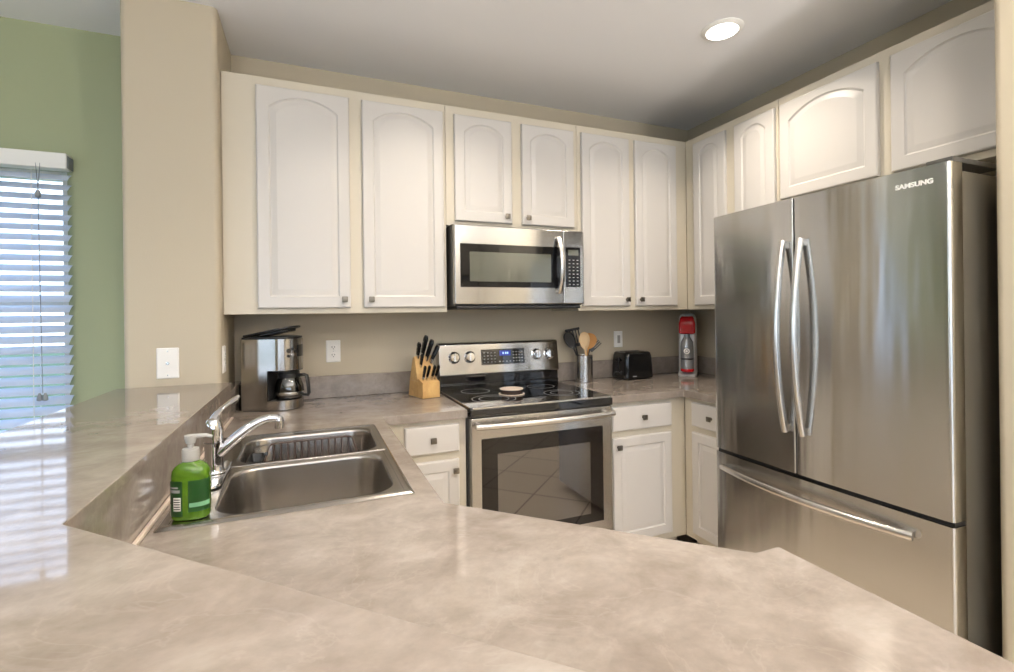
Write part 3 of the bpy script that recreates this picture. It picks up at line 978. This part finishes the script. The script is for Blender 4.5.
KN = 'knives in the wooden block'
dirv = Vector((0.10, -.42, .90))
def knife(x, y, z, ln, w, lab, tilt=0.0):
    d = Vector((tilt, -.36, .93)).normalized()
    p0 = Vector((x, y, z))
    k = thing('kitchen_knife', F @ p0, lab, 'knife', KN)
    s_ = (1, 0, 0)
    n_ = 8
    path = [p0+d*(ln*i/(n_-1)) for i in range(n_)]
    w *= 1.4
    rad_ = [w*.8, w*.85, w*.95, w, w, w*1.02, w*1.1, w*.8]
    MB(F).sweep(path[1:], rad_[1:], 10, sx=.62, sy=1.15, side=s_).build('handle', 'gblack', k)
    MB(F).sweep([p0-d*.012, p0, path[1]-d*.0003], [w*.7, w*.85, w*.9], 10, sx=.66, sy=1.2, side=s_).build('bolster', 'chrome', k)
    rv_ = MB(F)
    for i in (3, 5):
        c_ = path[i]
        rv_.cyl(c_-Vector((w*.68, 0, 0)), c_+Vector((w*.68, 0, 0)), w*.2, n=8)
    rv_.build('rivets', 'steel2', k)
knife(-.032, .012, .214, .075, .0105, 'black knife handle at the upper left corner of the wooden block', -.02)
knife(.000, .022, .216, .110, .0120, 'tallest black knife handle, standing at the top middle of the block', .06)
knife(.018, .010, .198, .108, .0115, 'black knife handle right of the tallest one in the block', .16)
knife(.036, -.011, .186, .092, .0105, 'black knife handle leaning furthest right at the top of the block', .30)
knife(-.022, -.004, .165, .062, .0085, 'short black knife handle in the middle row of the block', -.01)
for i, (xx, tl, lb) in enumerate(((-.034, .0, 'small black steak knife handle, first from the left in the front tier'),
                                  (-.014, .08, 'small black steak knife handle, second from the left in the front tier'),
                                  (.016, .10, 'small black steak knife handle, third from the left in the front tier'),
                                  (.035, .16, 'small black steak knife handle, last on the right of the front tier'))):
    knife(xx, -.055, .104, .068, .0075, lb, tl)

# ------------------------------------------------------------------ range
RX0, RX1 = -1.5615, -.8015
t = thing('range', ((RX0+RX1)/2, -.33, 0), 'stainless freestanding electric range with black glass top, under the microwave', 'range')
MB().box(RX0, RX1, -.618, -.020, .0, .895, .003).build('body', 'dgrey', t)
ct = MB().box(RX0+.001, RX1-.001, -.655, -.072, .8955, .9215, .007, 3).build('cooktop', 'bglass', t)
MB().box(RX0+.012, RX1-.012, -.6645, -.6555, .9145, .9225, .002).build('front_trim', 'steel2', ct)
MB().box(RX0, RX0+.006, -.64, -.08, .9216, .9236, .0008).box(RX1-.006, RX1, -.64, -.08, .9216, .9236, .0008).build('side_trim', 'steel2', ct)
def burner(x, y, radii):
    q = MB()
    for rr in radii:
        q.lathe([(rr-.0022, .0), (rr-.0022, .0003), (rr+.0022, .0003), (rr+.0022, .0)], x, y, .9216, 48, cap=False)
    q.build('burner_ring', 'ring', ct)
burner(-1.375, -.47, (.110, .075)); burner(-1.385, -.205, (.078,)); burner(-.985, -.205, (.078,)); burner(-.985, -.46, (.095, .06)); burner(-1.18, -.19, (.055,))
# front panel under the cooktop lip
MB().box(RX0+.001, RX1-.001, -.665, -.6185, .876, .8945, .004).box(RX0+.001, RX1-.001, -.665, -.6556, .890, .9138, .003).build('front_lip', 'bglass', t)
# backguard: black lower part and slanted steel control panel
def prof_x(pts, x0_, x1_, bev=.0):
    return MB(FR((x0_, 0, 0), (0, 1, 0), (0, 0, 1), (1, 0, 0))).prism(pts, 0, x1_-x0_, bev=bev)
bgd = prof_x([(-.020, .9225), (-.0955, .9225), (-.0955, .945), (-.088, .950), (-.088, .995), (-.020, .995)], RX0+.008, RX1-.008, .002).build('lower_backguard', 'bglass', t)
pan = prof_x([(-.020, .9955), (-.096, .9955), (-.100, 1.003), (-.078, 1.172), (-.066, 1.182), (-.020, 1.182)], RX0+.004, RX1-.004, .004).build('control_panel', 'steel', t)
nb = Vector((0, -(1.172-1.003), -.022)).normalized()
nb = Vector((0, -.169, .022)).normalized()
upb = Vector((0, .022, .169)).normalized()
Fb = FR((0, -.0890, 1.0875), (1, 0, 0), upb, nb)
for kx in (-1.470, -1.378, -.955, -.872):
    k = MB(Fb).lathe([(.034, .0002), (.034, .004), (.028, .007), (.0265, .022), (.023, .0255), (.0, .026)], kx, .012, 0, 28).build('burner_knob', 'chrome', pan)
    MB(Fb).box(kx-.0045, kx+.0045, 0.012-.024, .012+.024, .0262, .032, .0015).build('grip', 'steel2', k)
dsp = MB(Fb).box(-1.308, -1.035, -.038, .052, .0002, .0035, .002).build('display_panel', 'bglass', pan)
MB(Fb).box(-1.195, -1.125, .012, .042, .0037, .0042).build('display', 'blue', dsp)
q = MB(Fb)
for i, xx in enumerate((-1.176, -1.160, -1.148)):
    q.box(xx, xx+.009, .021, .033, .0043, .0046)
q.build('digits', 'digit', dsp)
q = MB(Fb)
for i in range(4):
    for j in range(4):
        q.box(-1.295+i*.022, -1.285+i*.022, -.025+j*.018, -.020+j*.018, .0037, .0041)
        q.box(-1.110+i*.018, -1.102+i*.018, -.025+j*.018, -.019+j*.018, .0037, .0041)
for i in range(4):
    q.box(-1.20+i*.022, -1.19+i*.022, -.025, -.018, .0037, .0041)
q.build('key_marks', 'print', dsp)
# oven door
od = MB().box(RX0+.004, RX1-.004, -.6605, -.6190, .225, .873, .005, 3).build('oven_door', 'steel', t)
ow = MB().box(-1.508, -.862, -.6635, -.6608, .300, .776, .001).build('oven_window', 'ovenglass', od)
MB().box(-1.432, -.938, -.6641, -.6637, .345, .702).build('viewing_pane', 'viewglass', ow)
hd = MB()
hp = [(RX0+.016+(RX1-RX0-.032)*i/16, -.700-.012*(1-(i/8-1)**2), .842-.004*(1-(i/8-1)**2)) for i in range(17)]
hd.sweep(hp, .014, 14, sx=1.0, sy=.9, side=(0, 0, 1))
hd.cyl((RX0+.040, -.6610, .842), (RX0+.040, -.698, .842), .009, n=14).cyl((RX1-.040, -.6610, .842), (RX1-.040, -.698, .842), .009, n=14)
hd.build('oven_handle', 'steel2', od)
MB().box(RX0+.004, RX1-.004, -.6605, -.6190, .055, .218, .005, 3).build('storage_drawer', 'steel', t)

# spoon rest on the cooktop
t = thing('spoon_rest', (-1.243, -.385, .9219), 'small round cream-topped spoon rest with dark edge on the black cooktop', 'spoon rest')
MB().lathe([(.050, .0003), (.058, .003), (.061, .010), (.062, .024), (.062, .027), (.050, .0255), (.0, .025)], -1.243, -.385, .9219, 36).build('dish', 'darkglaze', t)
MB().lathe([(.050, .0258), (.0620, .0275), (.0620, .0300), (.056, .0320), (.042, .0295), (.0, .0285)], -1.243, -.385, .9219, 36).build('cream_top', 'cream', t)
MB().lathe([(.062, .0004), (.068, .0015), (.069, .004), (.0615, .005)], -1.243, -.385, .9219, 36, cap=False).build('pale_reflection_rim', 'cream', t)  # cream ring standing in for the dish's reflection in the glass

# ------------------------------------------------------------------ microwave
t = thing('microwave', (-1.18, -.21, 1.385), 'stainless over-the-range microwave hung below the short wall cabinet', 'microwave')
MX0, MX1 = -1.5575, -.812
MB().box(MX0, MX1, -.385, -.004, 1.390, 1.803, .003).build('body', 'dgrey', t)
MB().box(MX0+.015, MX1-.015, -.40, -.02, 1.372, 1.3895, .004).build('vent_base', 'black', t)
md = MB().box(MX0+.001, -.9445, -.4205, -.3855, 1.396, 1.797, .006, 3).build('door', 'steel', t)
mw = MB().box(-1.526, -.9530, -.4235, -.4207, 1.483, 1.703, .001).build('door_glass', 'mwblack', md)
MB().box(-1.478, -1.020, -.4243, -.4237, 1.512, 1.662, .0002).build('screen', 'mwglass', mw)
cp = MB().box(-.9435, MX1-.001, -.4205, -.3855, 1.396, 1.797, .006, 3).build('control_section', 'steel', t)
kp = MB().box(-.928, -.838, -.4235, -.4207, 1.488, 1.706, .001).build('keypad', 'mwblack', cp)
MB().box(-.915, -.851, -.4242, -.4237, 1.662, 1.692).build('display', 'mwglass', kp)
q = MB()
for j in range(8):
    for i in range(3):
        q.box(-.912+i*.025, -.902+i*.025, -.4241, -.4237, 1.50+j*.019, 1.5045+j*.019)
q.build('key_marks', 'print', kp)
hp = [(-.974, -.432-.040*(1-(i/8-1)**2), 1.455+.30*i/16) for i in range(17)]
MB().sweep(hp, .012, 12, sx=1.15, sy=.75, side=(1, 0, 0)).box(-.983, -.965, -.432, -.4205, 1.456, 1.474, .003).box(-.983, -.965, -.432, -.4205, 1.736, 1.754, .003).build('handle', 'steel2', md)

# ------------------------------------------------------------------ utensils in their crock
ux, uy = -.638, -.114
t = thing('utensil_crock', (ux, uy, CT1), 'brushed steel utensil crock on the right worktop beside the range', 'utensil holder')
MB().lathe([(.052, .0005), (.055, .003), (.055, .164), (.0565, .167), (.054, .168), (.0525, .163), (.0525, .006), (.0, .005)], ux, uy, CT1, 40).build('pot', 'steel2', t)
MB().box(ux+.018, ux+.030, uy-.0560, uy-.0505, CT1+.148, CT1+.160, .001).build('hang_hole', 'black', t)
UT = 'cooking utensils in the steel crock'
def bar(mb, a, b, w0, w1): mb.sweep([a, b], [w0, w1], 10)
def utensil(name, lab, cat, foot_, top_, parts, bend=0):
    k = thing(name, Vector(foot_), lab, cat, UT)
    a, b = Vector(foot_), Vector(top_)
    d = (b-a).normalized()
    view = Vector((-.55, -.83, .05)).normalized()
    v_ = (view-d*view.dot(d)).normalized()
    s_ = d.cross(v_)
    Fu = FR(b, s_, d, v_)
    for nm, mm, fn, stick in parts:
        q = MB(Fu @ Matrix.Rotation(bend if not stick else 0, 4, 'Z'))
        if stick:
            q.sweep([(0, -(b-a).length, 0), (0, .012, 0)], [.005, .0055], 10)
        fn(q)
        q.build(nm, mm, k, angle=50)
z1 = CT1+.20
def oval(w, h, dish=.0):
    def fn(q):
        n = 24
        fr = [(w*math.sin(2*PI*i/n)*(1-.18*math.cos(2*PI*i/n)), h/2-h/2*math.cos(2*PI*i/n)) for i in range(n)]
        L = [[(x, y, .0) for x, y in fr], [(x, y, .006) for x, y in fr], [(x*.8, h/2+(y-h/2)*.8, .006-dish) for x, y in fr], [(x*.3, h/2+(y-h/2)*.3, .004-dish*1.6) for x, y in fr]]
        q.loft(L)
    return fn
def turner(q):
    n = 5
    w0, w1, h = .034, .046, .118
    q.box(-w0, w0, 0, .02, 0, .005, .002)
    for i in range(n):
        x = -w1+.004+(2*w1-.008)*i/(n-1)
        q.box(x*.85-.0042, x*.85+.0042, .018, h-.012, 0, .005, .0015)
    q.box(-w1, w1, h-.016, h, 0, .005, .002)
def forkhead(q):
    q.box(-.02, .02, 0, .03, 0, .005, .002)
    for i in range(4):
        x = -.018+.012*i
        q.box(x-.003, x+.003, .028, .085, 0, .005, .0015)
utensil('slotted_turner', 'black slotted turner, tallest utensil in the crock', 'utensil', (ux+.010, uy+.034, CT1+.012), (ux-.036, uy+.035, z1+.020), [('handle', 'black', lambda q: None, True), ('head', 'black', turner, False)])
utensil('serving_spoon', 'black serving spoon at the left edge of the crock', 'utensil', (ux+.036, uy+.018, CT1+.012), (ux-.060, uy+.020, z1+.010), [('handle', 'black', lambda q: None, True), ('bowl', 'black', oval(.034, .115, .006), False)])
utensil('wooden_spoon', 'pale wooden spoon at the front of the crock', 'utensil', (ux+.010, uy-.030, CT1+.012), (ux-.006, uy-.030, z1+.005), [('handle', 'wood2', lambda q: None, True), ('bowl', 'wood2', oval(.032, .110, .004), False)])
utensil('wooden_spatula', 'orange-brown wooden spatula right of the pale wooden spoon', 'utensil', (ux-.012, uy-.012, CT1+.012), (ux+.026, uy-.011, z1+.005), [('handle', 'wood3', lambda q: None, True), ('blade', 'wood3', oval(.044, .100, .001), False)])
utensil('pasta_fork', 'black fork-ended utensil leaning to the right in the crock', 'utensil', (ux-.034, uy+.005, CT1+.012), (ux+.046, uy+.005, z1-.005), [('handle', 'black', lambda q: None, True), ('tines', 'black', forkhead, False)], math.radians(-26))

# ------------------------------------------------------------------ toaster
F = TR(-.272, -.113, CT1, 1)
t = thing('toaster', (-.262, -.095, CT1), 'glossy black two-slice toaster on the right worktop below a wall plate', 'toaster')
L = []
TW, TD, TH = .108, .084, .178
for s_, z, rd in ((.97, .008, .018), (1.0, .016, .02), (.99, .09, .024), (.96, .150, .028), (.92, .168, .03), (.84, .176, .03)):
    L.append([(x, y, z) for x, y in rrect(-TW*s_, TW*s_, -TD*s_, TD*s_, rd, 6)])
MB(F).loft(L).build('shell', 'gblack', t, angle=50)
MB(F).box(-.088, .088, -.062, .062, .0008, .0078, .002).build('base', 'black', t)
for yy in (-.026, .026):
    MB(F).box(-.066, .066, yy-.012, yy+.012, .1762, .1776, .0005).build('bread_slot', 'black', t)
MB(F).box(-.1085, -.1065, -.006, .006, .05, .14, .0008).build('lever_track', 'black', t)
MB(F).box(-.123, -.1088, -.018, .018, .118, .132, .004).build('lever', 'black', t)
MB(F).sweep([(-.109, -.03, .045), (-.116, -.03, .045)], [.011, .009], 16).build('browning_dial', 'black', t)
MB(F).box(-.060, -.030, -.0855, -.0842, .020, .026, .0003).build('badge', 'print', t)
cp_ = bez((-.106, -.035, .03), (-.19, -.035, .105), (-.21, -.05, -.02), (-.108, -.05, .0045), 14)
MB(F).sweep([p+Vector((0, 0, .0)) if p.z > .0035 else Vector((p.x, p.y, .0035)) for p in cp_], .003, 8).build('power_cord', 'black', t)

# ------------------------------------------------------------------ soda maker
F = TR(.150, -.160, CT1, -46) @ Matrix.Scale(1.03, 4)          # local -y faces the camera
t = thing('soda_maker', (.150, -.165, CT1), 'tall silver and red soda maker in the right corner beside the fridge', 'soda maker')
# rear column: rounded tall arch, deeper at the foot
L = []
for z, y0_, y1_, w in ((.0008, -.085, .085, .054), (.012, -.088, .088, .056), (.03, -.03, .088, .056), (.20, -.02, .078, .056), (.32, -.02, .066, .056), (.375, -.018, .056, .053), (.397, -.014, .044, .044), (.405, -.008, .034, .03)):
    L.append([(x, y, z) for x, y in rrect(-w, w, y0_, y1_, .018, 6)])
MB(F).loft(L).build('body', 'silver', t, angle=40)
L = []
for z, y0_, y1_, w in ((.272, -.062, -.0215, .040), (.280, -.072, -.0215, .050), (.34, -.070, -.0205, .050), (.375, -.060, -.0185, .042), (.388, -.045, -.018, .034)):
    L.append([(x, y, z) for x, y in rrect(-w, w, y0_, y1_, .014, 6)])
hd = MB(F).loft(L).build('head', 'red', t, angle=40)
MB(F).box(-.030, .030, -.0745, -.0700, .305, .335, .002).build('lever_plate', 'red', hd)
bt = MB(F).lathe([(.030, .034), (.038, .042), (.040, .07), (.040, .19), (.036, .225), (.022, .25), (.018, .258), (.018, .271)], 0, -.066, 0, 28).build('bottle', 'bottle', t, angle=50)
MB(F).lathe([(.0405, .110), (.041, .111), (.041, .118), (.0405, .119)], 0, -.066, 0, 28, cap=False).build('bottle_band', 'black', bt)
MB(F).lathe([(.0375, .0318), (.0405, .034), (.0412, .046), (.0405, .050)], 0, -.066, 0, 28, cap=True).build('bottle_foot', 'red', bt)
lg = MB(F).lathe([(.0185, .0), (.0185, .0025), (.012, .0028), (.012, .0)], 0, 0, 0, 24, F=FR((0, -.1058, .165), (1, 0, 0), (0, 0, 1), (0, -1, 0)), cap=False)
lg.build('round_emblem', 'white', bt)
MB(F).lathe([(.0, .0), (.0075, .0), (.0075, .0025), (.0, .0028)], 0, 0, 0, 20, F=FR((0, -.1058, .165), (1, 0, 0), (0, 0, 1), (0, -1, 0))).build('emblem_centre', 'white', bt)

# ------------------------------------------------------------------ fridge
FY0, FY1 = -.992, -1.910          # left and right sides as seen from the room
YC = (FY0+FY1)/2
t = thing('refrigerator', (-.05, YC, 0), 'large stainless french-door refrigerator with bottom freezer drawer on the right', 'refrigerator')
MB().box(-.385, .300, FY1+.004, FY0-.004, .03, 1.765, .004).build('case', 'side', t)
MB().box(-.36, .28, FY1+.02, FY0-.02, .0, .0295).build('base', 'black', t)
def fx(y):          # gently bowed door front
    s_ = (y-YC)/.456
    return -.4545-.012*(1-s_*s_)
def fdoor(ya, yb, z0, z1, name, round_a, round_b):
    """ya is the end nearer the back wall; plan outline with rolled vertical edges"""
    n = 20
    pts = []
    for i in range(n+1):
        s_ = i/n
        y = ya+(yb-ya)*s_
        x = fx(y)
        d = abs(y-ya)
        e_ = abs(y-yb)
        for dist, rd in ((d, round_a), (e_, round_b)):
            if dist < rd:
                x += rd-math.sqrt(max(rd*rd-(rd-dist)**2, 0))
        pts.append((x, y))
    def ext(a, rd, s_):
        out = []
        for f_ in (.0, .08, .2, .38, .6, .8):
            y = a+s_*rd*f_
            out.append((fx(y)+rd-math.sqrt(max(rd*rd-(rd-rd*f_)**2, 0)), y))
        return out
    ra_ = ext(ya, round_a, -1)
    rb_ = ext(yb, round_b, 1)
    mid = [(fx(ya+(yb-ya)*i/24), ya+(yb-ya)*i/24) for i in range(25)]
    mid = [p for p in mid if abs(p[1]-ya) >= round_a and abs(p[1]-yb) >= round_b]
    outl = [(-.3925, ya)]+ra_+mid+rb_[::-1]+[(-.3925, yb)]
    return MB().prism(outl, z0, z1).build(name, 'doorsteel', t, angle=28)
ZD = .706
ld_ = fdoor(FY0, YC+.002+.0385, ZD, 1.787, 'door', .012, .006)
rd_ = fdoor(YC+.0375-.002, FY1, ZD, 1.787, 'door', .006, .012)
dw = fdoor(FY0, FY1, .055, ZD-.016, 'freezer_drawer', .012, .012)
YS = YC+.0385
MB().box(-.44, -.3865, FY1+.006, FY0-.006, ZD-.0155, ZD-.0005).build('drawer_gasket', 'black', t)
MB().box(-.40, -.3865, FY1+.006, FY0-.006, .055, ZD-.0158).box(-.3918, -.3865, FY1+.006, FY0-.006, ZD, 1.76).build('door_gasket', 'black', t)
for y0_, y1_, xh in ((FY1+.004, FY1+.075, -.43), (FY0-.075, FY0-.004, -.335)):
    MB().box(xh, -.17, y0_, y1_, 1.7885, 1.806, .004).build('hinge_cover', 'dgrey', t)
def vhandle(y, door):
    x0_ = fx(y)
    q = MB()
    hp = [(x0_-.014-.044*(1-(i/10-1)**2), y, .866+.754*i/20) for i in range(21)]
    q.sweep(hp, .0125, 14, sx=1.0, sy=1.15, side=(0, 1, 0))
    for z in (.882, 1.604):
        q.box(x0_-.016, x0_+.0005, y-.010, y+.010, z-.013, z+.013, .003)
    q.build('door_handle', 'steel2', door)
vhandle(-1.378, ld_)
vhandle(-1.452, rd_)
q = MB()
hp = []
for i in range(25):
    y = -1.048-.764*i/24
    hp.append((fx(y)-.016-.042*(1-(i/12-1)**2), y, .630))
q.sweep(hp, .0125, 14, sx=1.15, sy=1.0, side=(0, 0, 1))
for y in (-1.068, -1.792):
    q.box(fx(y)-.018, fx(y)+.0005, y-.014, y+.014, .619, .641, .003)
q.build('drawer_handle', 'steel2', dw)
yl = -1.768
slope = math.atan2(fx(yl)-fx(yl-.1), -.1)
ub = Vector((fx(yl-.1)-fx(yl), -.1, 0)).normalized()
nb_ = ub.cross(Vector((0, 0, 1))).normalized()
lettering('brand_lettering', 'SAMSUNG', .021, FR((fx(yl), yl, 1.737), ub, (0, 0, 1), nb_) @ Matrix.Translation((0, 0, .0008)), 'white', rd_, width=.100)

bpy.context.view_layer.update()
